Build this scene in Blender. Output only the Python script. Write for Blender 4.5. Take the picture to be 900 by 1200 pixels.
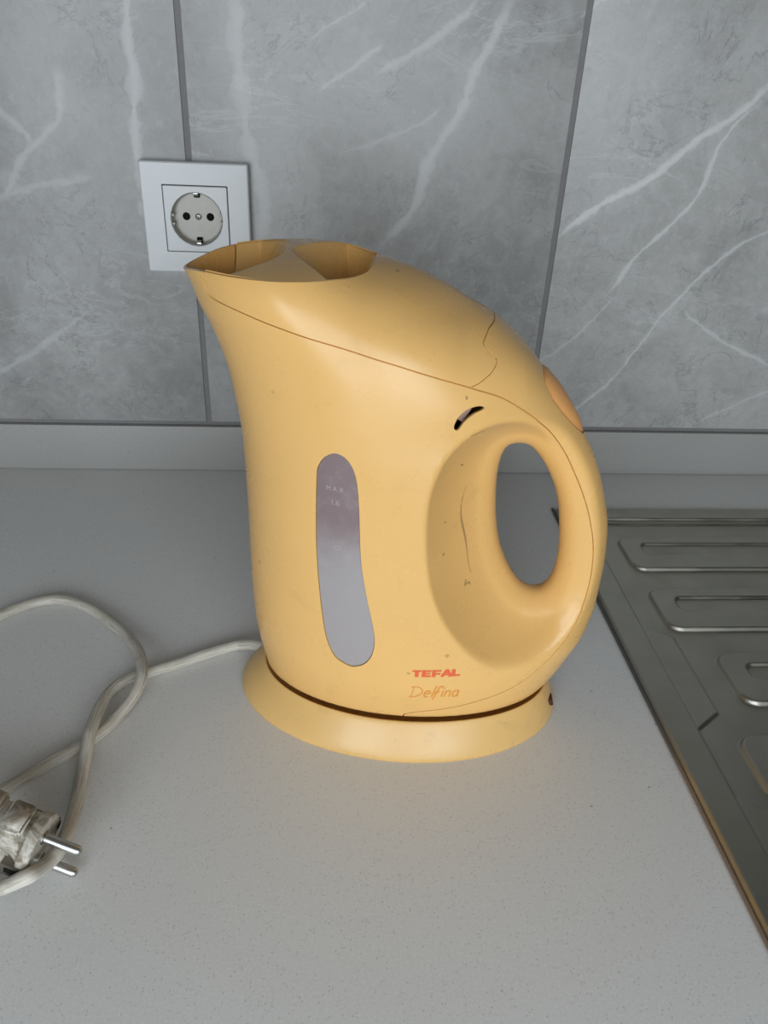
import bpy, bmesh, math, random
import numpy as np
from mathutils import Vector, Matrix

for o in list(bpy.data.objects):
    bpy.data.objects.remove(o, do_unlink=True)
SC = bpy.context.scene
COL = SC.collection

# ------------------------------------------------------------------ camera
# world: X along the tiled wall, Y towards the wall (tile face at Y = 0), Z up, worktop at Z = 0
def make_camera():
    pitch, roll, yaw = .5379, .0518, .0914
    fwd = Vector((math.sin(yaw)*math.cos(pitch), math.cos(yaw)*math.cos(pitch), -math.sin(pitch)))
    right = Vector((math.cos(yaw), -math.sin(yaw), 0)); up = right.cross(fwd)
    r = right*math.cos(roll) + up*math.sin(roll); u = -right*math.sin(roll) + up*math.cos(roll)
    cam = bpy.data.cameras.new('camera'); ob = bpy.data.objects.new('camera', cam); COL.objects.link(ob)
    m = Matrix((r, u, -fwd)).transposed().to_4x4(); m.translation = (.1063, -.6658, .3508)
    ob.matrix_world = m
    cam.sensor_fit = 'VERTICAL'; cam.sensor_height = 36.; cam.lens = 902.2*36/1200
    cam.clip_start = .02
    SC.camera = ob
make_camera()

# ------------------------------------------------------------------ light
vs = SC.view_settings
vs.view_transform = 'Standard'; vs.look = 'None'; vs.gamma = 1.0; vs.use_curve_mapping = False
vs.exposure = 0.08
W = bpy.data.worlds.new('world'); SC.world = W; W.use_nodes = True
W.node_tree.nodes['Background'].inputs['Color'].default_value = (.80, .90, 1.0, 1)
W.node_tree.nodes['Background'].inputs['Strength'].default_value = 1.0
def window_light(name, loc, size, power, color, rot):
    l = bpy.data.lights.new(name, 'AREA'); l.shape = 'RECTANGLE'; l.size, l.size_y = size
    l.energy = power; l.color = color
    ob = bpy.data.objects.new(name, l); COL.objects.link(ob); ob.location = loc; ob.rotation_euler = rot
    return ob
RX0, RX1, RY0, RZ0, RZ1 = -1.5, 2.0, -1.32, -.90, 1.65      # the room
WINX, WINZ = (-.60, .70), (-.20, .72)                     # window opening in the wall behind the camera
window_light('window_daylight', ((WINX[0]+WINX[1])/2, RY0-.06, (WINZ[0]+WINZ[1])/2),
             (WINX[1]-WINX[0], WINZ[1]-WINZ[0]), 15.8, (.88, .95, 1.0), (math.radians(90), 0, 0))

# ------------------------------------------------------------------ helpers
def tag(o, label=None, cat=None, group=None, kind=None):
    for k, v in (('label', label), ('category', cat), ('group', group), ('kind', kind)):
        if v: o[k] = v
    return o
def empty(name, loc=(0, 0, 0), rz=0, parent=None):
    o = bpy.data.objects.new(name, None); COL.objects.link(o); o.location = loc; o.rotation_euler = (0, 0, rz)
    o.empty_display_size = .02
    if parent: o.parent = parent
    return o
def mesh_obj(name, verts, faces, mat, parent=None, smooth=True, loc=None):
    me = bpy.data.meshes.new(name)
    me.from_pydata([tuple(map(float, v)) for v in verts], [], [tuple(int(i) for i in f) for f in faces])
    if smooth: me.polygons.foreach_set('use_smooth', [True]*len(me.polygons))
    me.materials.append(mat); me.update()
    o = bpy.data.objects.new(name, me); COL.objects.link(o)
    if parent: o.parent = parent
    if loc: o.location = loc
    return o
def bm_obj(name, bm, mat, parent=None, smooth=False, angle=None):
    me = bpy.data.meshes.new(name); bmesh.ops.recalc_face_normals(bm, faces=bm.faces[:])
    bm.to_mesh(me); bm.free()
    if smooth: me.polygons.foreach_set('use_smooth', [True]*len(me.polygons))
    if angle: me.set_sharp_from_angle(angle=math.radians(angle))
    me.materials.append(mat); me.update()
    o = bpy.data.objects.new(name, me); COL.objects.link(o)
    if parent: o.parent = parent
    return o
def box_bm(lo, hi, bevel=0, seg=2, bm=None):
    bm = bm or bmesh.new()
    r = bmesh.ops.create_cube(bm, size=1)
    c = [(a+b)/2 for a, b in zip(lo, hi)]; s = [b-a for a, b in zip(lo, hi)]
    for v in r['verts']:
        v.co = Vector([c[i] + v.co[i]*s[i] for i in range(3)])
    if bevel:
        es = list({e for v in r['verts'] for e in v.link_edges})
        bmesh.ops.bevel(bm, geom=es, offset=bevel, segments=seg, affect='EDGES', profile=.6)
    return bm
def box(name, lo, hi, mat, parent=None, bevel=0, seg=2):
    return bm_obj(name, box_bm(lo, hi, bevel, seg), mat, parent, smooth=bevel > 0, angle=40 if bevel else None)
def catmull(P, n=8, closed=False):
    P = [np.array(p, float) for p in P]; out = []; N = len(P)
    for i in range(N if closed else N-1):
        g = (lambda k: P[k % N]) if closed else (lambda k: P[min(max(k, 0), N-1)])
        p0, p1, p2, p3 = g(i-1), g(i), g(i+1), g(i+2)
        for t in np.arange(n)/n:
            out.append(.5*((2*p1)+(p2-p0)*t+(2*p0-5*p1+4*p2-p3)*t*t+(3*p1-p0-3*p2+p3)*t**3))
    if not closed: out.append(P[-1])
    return np.array(out)
def tube(path, r, n=12, caps=True):
    path = np.asarray(path, float); r = np.broadcast_to(r, (len(path),))
    T = np.gradient(path, axis=0); T /= np.linalg.norm(T, axis=1, keepdims=True)
    up = np.array([0, 0, 1.]) if abs(T[0][2]) < .9 else np.array([1., 0, 0])
    V, F = [], []
    N0 = np.cross(up, T[0]); N0 /= np.linalg.norm(N0)
    for i, (p, t) in enumerate(zip(path, T)):
        N0 = N0 - t*(N0 @ t); N0 /= np.linalg.norm(N0); B = np.cross(t, N0)
        for k in range(n):
            a = 2*math.pi*k/n; V.append(p + r[i]*(math.cos(a)*N0 + math.sin(a)*B))
        if i:
            for k in range(n):
                a, b = (i-1)*n+k, (i-1)*n+(k+1) % n
                F.append((a, b, b+n, a+n))
    if caps:
        F.append(tuple(range(n))[::-1]); F.append(tuple(range((len(path)-1)*n, len(path)*n)))
    return V, F
def lathe_pts(profile, n, ell=1.0):
    V, F = [], []
    for i, (r, z) in enumerate(profile):
        for k in range(n):
            a = 2*math.pi*k/n; V.append((r*math.cos(a), r*ell*math.sin(a), z))
        if i:
            for k in range(n):
                a, b = (i-1)*n+k, (i-1)*n+(k+1) % n
                F.append((a, b, b+n, a+n))
    return V, F

# ------------------------------------------------------------------ materials
class NT:
    def __init__(s, name):
        s.m = bpy.data.materials.new(name); s.m.use_nodes = True
        s.t = s.m.node_tree; s.b = s.t.nodes['Principled BSDF']
    def n(s, kind, **kw):
        x = s.t.nodes.new('ShaderNode'+kind)
        for k, v in kw.items():
            if k in x.inputs: s.put(x.inputs[k], v)
            else: setattr(x, k, v)
        return x
    def put(s, sock, v):
        if hasattr(v, 'is_linked') or isinstance(v, bpy.types.NodeSocket): s.t.links.new(v, sock)
        else:
            if sock.type == 'RGBA' and len(v) == 3: v = (*v, 1)
            sock.default_value = v
    def math(s, op, a, b=None, c=None, clamp=False):
        x = s.t.nodes.new('ShaderNodeMath'); x.operation = op; x.use_clamp = clamp
        for i, v in enumerate((a, b, c)):
            if v is not None: s.put(x.inputs[i], v)
        return x.outputs[0]
    def mix(s, f, a, b, mode='MIX'):
        x = s.t.nodes.new('ShaderNodeMix'); x.data_type = 'RGBA'; x.blend_type = mode
        s.put(x.inputs[0], f); s.put(x.inputs[6], a); s.put(x.inputs[7], b)
        return x.outputs[2]
    def noise(s, scale, detail=4., rough=.55, vec=None, dist=0.):
        x = s.t.nodes.new('ShaderNodeTexNoise')
        x.inputs['Scale'].default_value = scale; x.inputs['Detail'].default_value = detail
        x.inputs['Roughness'].default_value = rough; x.inputs['Distortion'].default_value = dist
        if vec is not None: s.t.links.new(vec, x.inputs['Vector'])
        return x.outputs[0]
    def ramp(s, f, lo, hi, a=0., b=1.):
        x = s.t.nodes.new('ShaderNodeMapRange'); x.interpolation_type = 'SMOOTHSTEP'
        s.put(x.inputs[0], f); s.put(x.inputs[1], lo); s.put(x.inputs[2], hi); s.put(x.inputs[3], a); s.put(x.inputs[4], b)
        return x.outputs[0]
    def obj(s): return s.t.nodes.new('ShaderNodeTexCoord').outputs['Object']
    def pos(s): return s.t.nodes.new('ShaderNodeNewGeometry').outputs['Position']
    def bump(s, h, strength, dist):
        x = s.t.nodes.new('ShaderNodeBump'); x.inputs['Strength'].default_value = strength; x.inputs['Distance'].default_value = dist
        s.put(x.inputs['Height'], h); s.put(s.b.inputs['Normal'], x.outputs[0]); return x
    def set(s, **kw):
        for k, v in kw.items(): s.put(s.b.inputs[k.replace('_', ' ')], v)
        return s.m
def plain(name, col, rough=.5, metal=0., var=.06, scale=40.):
    t = NT(name); f = t.noise(scale, 3, .6, t.obj())
    c = t.mix(f, [v*(1-var) for v in col], [min(1, v*(1+var)) for v in col])
    return t.set(Base_Color=c, Roughness=rough, Metallic=metal)

VEINS = [
    ('v', 0.0042, 0.90, [(-0.0290, 0.1868), (-0.0355, 0.2045), (-0.0373, 0.2375), (-0.0380, 0.2718), (-0.0375, 0.2927), (-0.0365, 0.3268), (-0.0363, 0.3537), (-0.0337, 0.3844)]),
    ('h', 0.0035, 0.60, [(-0.1487, 0.3009), (-0.1368, 0.2991), (-0.1258, 0.2921), (-0.1166, 0.2808)]),
    ('v', 0.0035, 0.60, [(-0.1462, 0.2369), (-0.1372, 0.2498), (-0.1277, 0.2654), (-0.1122, 0.2809), (-0.0963, 0.2961), (-0.0917, 0.3089), (-0.0906, 0.3299)]),
    ('h', 0.0030, 0.45, [(-0.1627, 0.2357), (-0.1456, 0.2401), (-0.1147, 0.2487), (-0.0946, 0.2525), (-0.0744, 0.2570)]),
    ('h', 0.0026, 0.60, [(-0.1947, 0.0864), (-0.1785, 0.0946), (-0.1543, 0.1069), (-0.1298, 0.1228), (-0.1056, 0.1400), (-0.0949, 0.1499)]),
    ('v', 0.0040, 0.80, [(0.1570, 0.2138), (0.1691, 0.2279), (0.1818, 0.2514), (0.1901, 0.2803), (0.2049, 0.3052), (0.2149, 0.3204), (0.2210, 0.3434), (0.2289, 0.3603), (0.2365, 0.3768), (0.2414, 0.3875)]),
    ('h', 0.0030, 0.60, [(0.1436, 0.3384), (0.1500, 0.3404), (0.1717, 0.3523), (0.1900, 0.3640), (0.2079, 0.3765), (0.2164, 0.3863)]),
    ('v', 0.0050, 0.60, [(0.0536, 0.2072), (0.0574, 0.2342), (0.0537, 0.2628), (0.0459, 0.2840), (0.0431, 0.3190), (0.0414, 0.3465), (0.0427, 0.3831)]),
    ('h', 0.0013, 0.50, [(0.0964, 0.3565), (0.1113, 0.3657), (0.1267, 0.3758), (0.1357, 0.3825)]),
    ('h', 0.0016, 0.60, [(0.1021, 0.3226), (0.1181, 0.3334), (0.1369, 0.3481), (0.1493, 0.3557)]),
    ('h', 0.0016, 0.45, [(0.1189, 0.2807), (0.1455, 0.2891), (0.1717, 0.3009), (0.1970, 0.3196)]),
    ('h', 0.0038, 1.00, [(0.3034, 0.2233), (0.3189, 0.2395), (0.3381, 0.2535), (0.3612, 0.2642), (0.3766, 0.2758), (0.3944, 0.2911), (0.4115, 0.3073), (0.4296, 0.3184), (0.4403, 0.3296), (0.4529, 0.3454)]),
    ('v', 0.0019, 0.90, [(0.3567, 0.1788), (0.3738, 0.2064), (0.3883, 0.2259), (0.4058, 0.2458), (0.4162, 0.2629), (0.4209, 0.2858), (0.4264, 0.3048), (0.4452, 0.3275)]),
    ('h', 0.0017, 0.80, [(0.3353, 0.0542), (0.3491, 0.0712), (0.3762, 0.1016), (0.3967, 0.1381), (0.4079, 0.1588), (0.4286, 0.1860), (0.4525, 0.2123), (0.4870, 0.2375)]),
    ('h', 0.0014, 0.55, [(0.3016, 0.1125), (0.3228, 0.1292), (0.3429, 0.1494), (0.3617, 0.1729)]),
    ('h', 0.0017, 0.70, [(0.4264, 0.1639), (0.4647, 0.1404), (0.4925, 0.1289), (0.5269, 0.1114)]),
    ('h', 0.0015, 0.50, [(0.4712, 0.0544), (0.5002, 0.0737), (0.5339, 0.0892)]),
    ('h', 0.0013, 0.50, [(0.2938, 0.3794), (0.3035, 0.3862), (0.3134, 0.3951)]),
]
def marble():
    t = NT('marble_tile')
    P = t.pos()
    # each tile is cut from another place of the stone: shift the cloud pattern per tile
    sep0 = t.n('SeparateXYZ', Vector=P)
    col = t.math('FLOOR', t.math('DIVIDE', sep0.outputs[0], .3))
    shift = t.n('CombineXYZ', X=t.math('MULTIPLY', col, 3.7), Y=t.math('MULTIPLY', col, 1.9), Z=0.)
    Q = t.n('VectorMath', operation='ADD'); t.put(Q.inputs[0], P); t.put(Q.inputs[1], shift.outputs[0]); Q = Q.outputs[0]
    # warp
    wn = t.t.nodes.new('ShaderNodeTexNoise'); wn.inputs['Scale'].default_value = 26; wn.inputs['Detail'].default_value = 4
    t.t.links.new(P, wn.inputs['Vector'])
    wv = t.n('VectorMath', operation='SUBTRACT'); t.put(wv.inputs[0], wn.outputs['Color']); wv.inputs[1].default_value = (.5, .5, .5)
    wn2 = t.t.nodes.new('ShaderNodeTexNoise'); wn2.inputs['Scale'].default_value = 130; wn2.inputs['Detail'].default_value = 5; wn2.inputs['Roughness'].default_value = .65
    t.t.links.new(P, wn2.inputs['Vector'])
    wv2 = t.n('VectorMath', operation='MULTIPLY_ADD'); t.put(wv2.inputs[0], wn2.outputs['Color']); wv2.inputs[1].default_value = (.42, .42, .42); t.put(wv2.inputs[2], wv.outputs[0])
    wv3 = t.n('VectorMath', operation='SUBTRACT'); t.put(wv3.inputs[0], wv2.outputs[0]); wv3.inputs[1].default_value = (.21, .21, .21); wv = wv3
    ws = t.n('VectorMath', operation='MULTIPLY_ADD'); t.put(ws.inputs[0], wv.outputs[0]); ws.inputs[1].default_value = (.011, .011, .011); t.put(ws.inputs[2], P)
    s = t.n('SeparateXYZ', Vector=ws.outputs[0]); X, Z = s.outputs[0], s.outputs[2]
    wmod = t.ramp(t.noise(45, 5, .65, P), .3, .7, .35, 1.6)
    tot = None
    for kind, w, st, pts in VEINS:
        a, b = (X, Z) if kind == 'h' else (Z, X)
        ai = 0 if kind == 'h' else 1
        A = [p[ai] for p in pts]; B = [p[1-ai] for p in pts]
        a0, a1 = A[0], A[-1]; b0, b1 = min(B)-.002, max(B)+.002
        u = t.n('MapRange'); u.clamp = False
        t.put(u.inputs[0], a); u.inputs[1].default_value = a0; u.inputs[2].default_value = a1
        fc = t.t.nodes.new('ShaderNodeFloatCurve'); cu = fc.mapping.curves[0]
        xs = [(v-a0)/(a1-a0) for v in A]; ys = [(v-b0)/(b1-b0) for v in B]
        cu.points[0].location = (xs[0], ys[0]); cu.points[1].location = (xs[-1], ys[-1])
        for x_, y_ in zip(xs[1:-1], ys[1:-1]): cu.points.new(x_, y_)
        fc.mapping.update()
        t.put(fc.inputs['Value'], u.outputs[0])
        c = t.math('MULTIPLY_ADD', fc.outputs[0], b1-b0, b0)
        d = t.math('ABSOLUTE', t.math('SUBTRACT', b, c))
        # slope correction so that steep stretches keep their width
        wid = t.math('MULTIPLY', wmod, w*1.35)
        core = t.math('SUBTRACT', 1.0, t.math('DIVIDE', d, wid), clamp=True)
        core = t.math('MULTIPLY', core, t.math('SUBTRACT', 2.0, core))
        halo = t.math('MULTIPLY', t.math('SUBTRACT', 1.0, t.math('DIVIDE', d, w*4.), clamp=True), .22)
        v = t.math('MAXIMUM', core, halo)
        ends = t.math('MULTIPLY', t.ramp(u.outputs[0], -.05, .08), t.ramp(u.outputs[0], 1.05, .92))
        v = t.math('MULTIPLY', t.math('MULTIPLY', v, ends), st)
        tot = v if tot is None else t.math('MAXIMUM', tot, v)
    cloud = t.noise(9, 6, .62, Q, .6)
    cloud2 = t.noise(42, 6, .66, Q, 1.2)
    base = t.mix(t.ramp(cloud, .32, .68), (.245, .243, .235), (.335, .332, .322))
    base = t.mix(t.math('MULTIPLY', t.ramp(cloud2, .35, .75), .45), base, (.43, .435, .435))
    fine = t.noise(150, 6, .7, Q, .8)
    base = t.mix(t.math('MULTIPLY', t.ramp(fine, .52, .72), .34), base, (.175, .178, .176))
    base = t.mix(t.math('MULTIPLY', t.ramp(fine, .46, .28), .34), base, (.50, .50, .495))
    # hair-fine light and dark cracks
    def crack(scale, lo, seedvec):
        n1 = t.noise(scale, 7, .62, seedvec, 1.4)
        r = t.math('ABSOLUTE', t.math('SUBTRACT', n1, .5))
        return t.ramp(r, lo, 0.)
    mask = t.ramp(t.noise(16, 3, .5, Q), .46, .62)
    base = t.mix(t.math('MULTIPLY', t.math('MULTIPLY', crack(17, .014, Q), mask), .55), base, (.13, .135, .138))
    mp = t.n('Mapping'); t.put(mp.inputs['Vector'], Q); mp.inputs['Rotation'].default_value = (0, .7, 0); mp.inputs['Scale'].default_value = (.5, 1, 1.5)
    base = t.mix(t.math('MULTIPLY', t.math('MULTIPLY', crack(14, .02, mp.outputs[0]), t.ramp(t.noise(8, 3, .5, mp.outputs[0]), .45, .7)), .55), base, (.47, .475, .475))
    base = t.mix(t.math('MULTIPLY', tot, .88), base, (.52, .525, .52))
    grain = t.noise(600, 2, .6, P)
    base = t.mix(.10, base, t.mix(grain, (.25, .25, .25), (.75, .75, .75)))
    # tile columns get lighter in steps from left to right
    tone = t.ramp(col, -1., 1., .95, 1.20)
    base = t.mix(1.0, base, t.n('CombineXYZ', X=tone, Y=tone, Z=tone).outputs[0], 'MULTIPLY')
    rough = t.ramp(cloud2, .2, .8, .30, .40)
    t.bump(t.noise(300, 3, .6, P), .05, .0006)
    return t.set(Base_Color=base, Roughness=rough, Specular_IOR_Level=.45)

def quartz(name, c0, c1, speck=True):
    t = NT(name); P = t.pos()
    big = t.noise(6, 3, .5, P)
    col = t.mix(big, c0, c1)
    f1 = t.noise(750, 3, .7, P)
    col = t.mix(t.math('MULTIPLY', t.ramp(f1, .40, .70), .30), col, [min(1, v*1.5) for v in c1])
    f2 = t.noise(230, 5, .72, P)
    col = t.mix(t.math('MULTIPLY', t.ramp(f2, .56, .74), .22), col, [v*.45 for v in c0])
    if speck:
        v = t.n('TexVoronoi', Scale=700., Randomness=1.0); t.put(v.inputs['Vector'], P)
        rnd = t.n('SeparateColor', Color=v.outputs['Color']).outputs[0]
        dot = t.math('MULTIPLY', t.ramp(v.outputs['Distance'], .42, .22), t.ramp(rnd, .80, .86))
        col = t.mix(t.math('MULTIPLY', dot, .22), col, (.10, .095, .09))
        v2 = t.n('TexVoronoi', Scale=170., Randomness=1.0); t.put(v2.inputs['Vector'], P)
        rnd2 = t.n('SeparateColor', Color=v2.outputs['Color']).outputs[1]
        dot2 = t.math('MULTIPLY', t.ramp(v2.outputs['Distance'], .16, .06), t.ramp(rnd2, .975, .985))
        col = t.mix(t.math('MULTIPLY', dot2, .6), col, (.12, .11, .10))
    t.bump(f1, .10, .0004)
    return t.set(Base_Color=col, Roughness=t.ramp(big, .2, .8, .34, .42), Specular_IOR_Level=.4)

def kettle_plastic(name, col, grime=1.0):
    t = NT(name); P = t.obj()
    c = t.mix(t.noise(14, 4, .6, P), [v*.95 for v in col], [min(1, v*1.05) for v in col])
    # handling grime: faint brown-grey smears, and a few small dark specks
    sm = t.ramp(t.noise(38, 6, .7, P, .8), .56, .76)
    c = t.mix(t.math('MULTIPLY', sm, .16*grime), c, (.30, .19, .085))
    mp = t.n('Mapping'); t.put(mp.inputs['Vector'], P); mp.inputs['Scale'].default_value = (1.6, 1, .7); mp.inputs['Rotation'].default_value = (0, .5, 0)
    s2 = t.ramp(t.noise(90, 5, .7, mp.outputs[0], .5), .68, .76)
    c = t.mix(t.math('MULTIPLY', s2, .32*grime), c, (.22, .13, .055))
    v = t.n('TexVoronoi', Scale=75., Randomness=1.0); t.put(v.inputs['Vector'], P)
    rnd = t.n('SeparateColor', Color=v.outputs['Color']).outputs[0]
    dot = t.math('MULTIPLY', t.ramp(v.outputs['Distance'], .13, .05), t.ramp(rnd, .955, .965))
    c = t.mix(t.math('MULTIPLY', dot, .5*grime), c, (.22, .13, .05))
    t.bump(t.noise(500, 3, .6, P), .03, .0003)
    return t.set(Base_Color=c, Roughness=t.ramp(t.noise(30, 4, .6, P), .3, .7, .23, .37), Specular_IOR_Level=.48)

def steel(name, tint=(.46, .445, .385), linen=True):
    t = NT(name); P = t.pos()
    b = t.noise(16, 4, .6, P, .5)
    c = t.mix(b, [v*.85 for v in tint], [v*1.12 for v in tint])
    # dried water marks
    c = t.mix(t.math('MULTIPLY', t.ramp(t.noise(34, 5, .6, P, 1.), .52, .62), .25), c, (.42, .41, .38))
    rough = t.ramp(t.noise(30, 4, .6, P), .3, .7, .34, .50)
    if linen:
        s = t.n('SeparateXYZ', Vector=P)
        wx = t.math('SINE', t.math('MULTIPLY', s.outputs[0], 2*math.pi/.0011)); wy = t.math('SINE', t.math('MULTIPLY', s.outputs[1], 2*math.pi/.0011))
        t.bump(t.math('MULTIPLY', wx, wy), .12, .0002)
    return t.set(Base_Color=c, Metallic=1.0, Roughness=rough)

M = {}
M['tile'] = marble()
M['grout'] = plain('grout', (.21, .205, .205), .85, var=.10, scale=200)
M['worktop'] = quartz('worktop_quartz', (.745, .745, .735), (.795, .795, .785))
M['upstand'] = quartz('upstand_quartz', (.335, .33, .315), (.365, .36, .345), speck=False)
M['plaster'] = plain('plaster', (.29, .24, .165), .9, var=.03, scale=8)
M['floor'] = plain('floor_tiles', (.24, .21, .18), .5, var=.1, scale=5)
M['cabinet'] = plain('cabinet_front', (.45, .44, .42), .5, var=.03, scale=8)
M['yellow'] = kettle_plastic('yellow_plastic', (.755, .45, .156))
M['base_yellow'] = kettle_plastic('base_plastic', (.785, .495, .185), 2.3)
M['bounce_yellow'] = kettle_plastic('bounce_plastic', (.74, .40, .125), .4)  # spout inside: same plastic, orange light bounced between its walls put into the colour
M['button'] = plain('button_plastic', (.74, .36, .12), .42, var=.04)
M['dark'] = plain('dark_cavity', (.055, .014, .010), .6)
M['steel'] = steel('sink_steel')
M['socket'] = plain('socket_plastic', (.58, .59, .60), .28, var=.03)
M['socket_well'] = plain('socket_well_plastic', (.44, .42, .37), .35, var=.12, scale=120)
M['hole'] = plain('socket_hole', (.012, .011, .010), .95)
M['hole'].node_tree.nodes['Principled BSDF'].inputs['Specular IOR Level'].default_value = .05
M['metal'] = plain('bright_metal', (.52, .52, .50), .36, 1.0, var=.1, scale=300)
M['darkmetal'] = plain('earth_contact_metal', (.28, .26, .22), .4, 1.0, var=.2, scale=300)
M['red'] = plain('red_print', (.72, .115, .040), .5, var=.06, scale=600)
M['orange'] = plain('orange_print', (.70, .26, .040), .5, var=.1, scale=600)
M['scuff'] = plain('scuff_dirt', (.40, .245, .09), .7, var=.4, scale=800)

# ------------------------------------------------------------------ the room
tag(box('floor', (RX0, RY0, RZ0-.05), (RX1, .05, RZ0), M['floor']), kind='structure')
tag(box('ceiling', (RX0, RY0, RZ1), (RX1, .05, RZ1+.05), M['plaster']), kind='structure')
tag(box('wall_left', (RX0-.05, RY0, RZ0), (RX0, .05, RZ1), M['plaster']), kind='structure')
tag(box('wall_right', (RX1, RY0, RZ0), (RX1+.05, .05, RZ1), M['plaster']), kind='structure')
def front_wall():
    bm = bmesh.new()
    for lo, hi in (((RX0, RZ0), (WINX[0], RZ1)), ((WINX[1], RZ0), (RX1, RZ1)),
                   ((WINX[0], RZ0), (WINX[1], WINZ[0])), ((WINX[0], WINZ[1]), (WINX[1], RZ1))):
        box_bm((lo[0], RY0-.05, lo[1]), (hi[0], RY0, hi[1]), bm=bm)
    tag(bm_obj('wall_front', bm, M['plaster']), kind='structure')
    w = tag(empty('window_1', ((WINX[0]+WINX[1])/2, RY0-.02, WINZ[0])), kind='structure')
    hx, h = (WINX[1]-WINX[0])/2, WINZ[1]-WINZ[0]
    for lo, hi in (((-hx, 0), (-hx+.05, h)), ((hx-.05, 0), (hx, h)), ((-.035, 0), (.035, h)), ((-hx, 0), (hx, .05)), ((-hx, h-.05), (hx, h))):
        box('window_frame', (lo[0], -.02, lo[1]), (hi[0], .02, hi[1]), M['plaster'], w, bevel=.004)
front_wall()
# tiled wall: mortar bed with the tiles set on it
WALL = tag(box('wall_back', (RX0, .0016, RZ0), (RX1, .05, RZ1), M['grout']), kind='structure')
TILE_Z0 = .0490
def tiles():
    bm = box_bm((-.1477, 0, 0), (.1477, .0085, .600), bevel=.0007, seg=2)
    proto = bm_obj('tile', bm, M['tile'], WALL, smooth=True, angle=40)
    me = proto.data
    k = 0
    for row in range(1):
        for i in range(-3, 5):
            o = proto if k == 0 else bpy.data.objects.new('tile', me)
            if k: COL.objects.link(o); o.parent = WALL
            o.location = (.3*i+.15, 0, TILE_Z0+.604*row); k += 1
tiles()
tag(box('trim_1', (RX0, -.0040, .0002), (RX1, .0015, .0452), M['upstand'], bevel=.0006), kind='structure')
tag(box('worktop', (RX0+.002, -.600, -.038), (RX1-.002, .0015, 0), M['worktop'], bevel=.003, seg=3),
    'pale grey speckled stone worktop that the kettle stands on', 'worktop')

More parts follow.
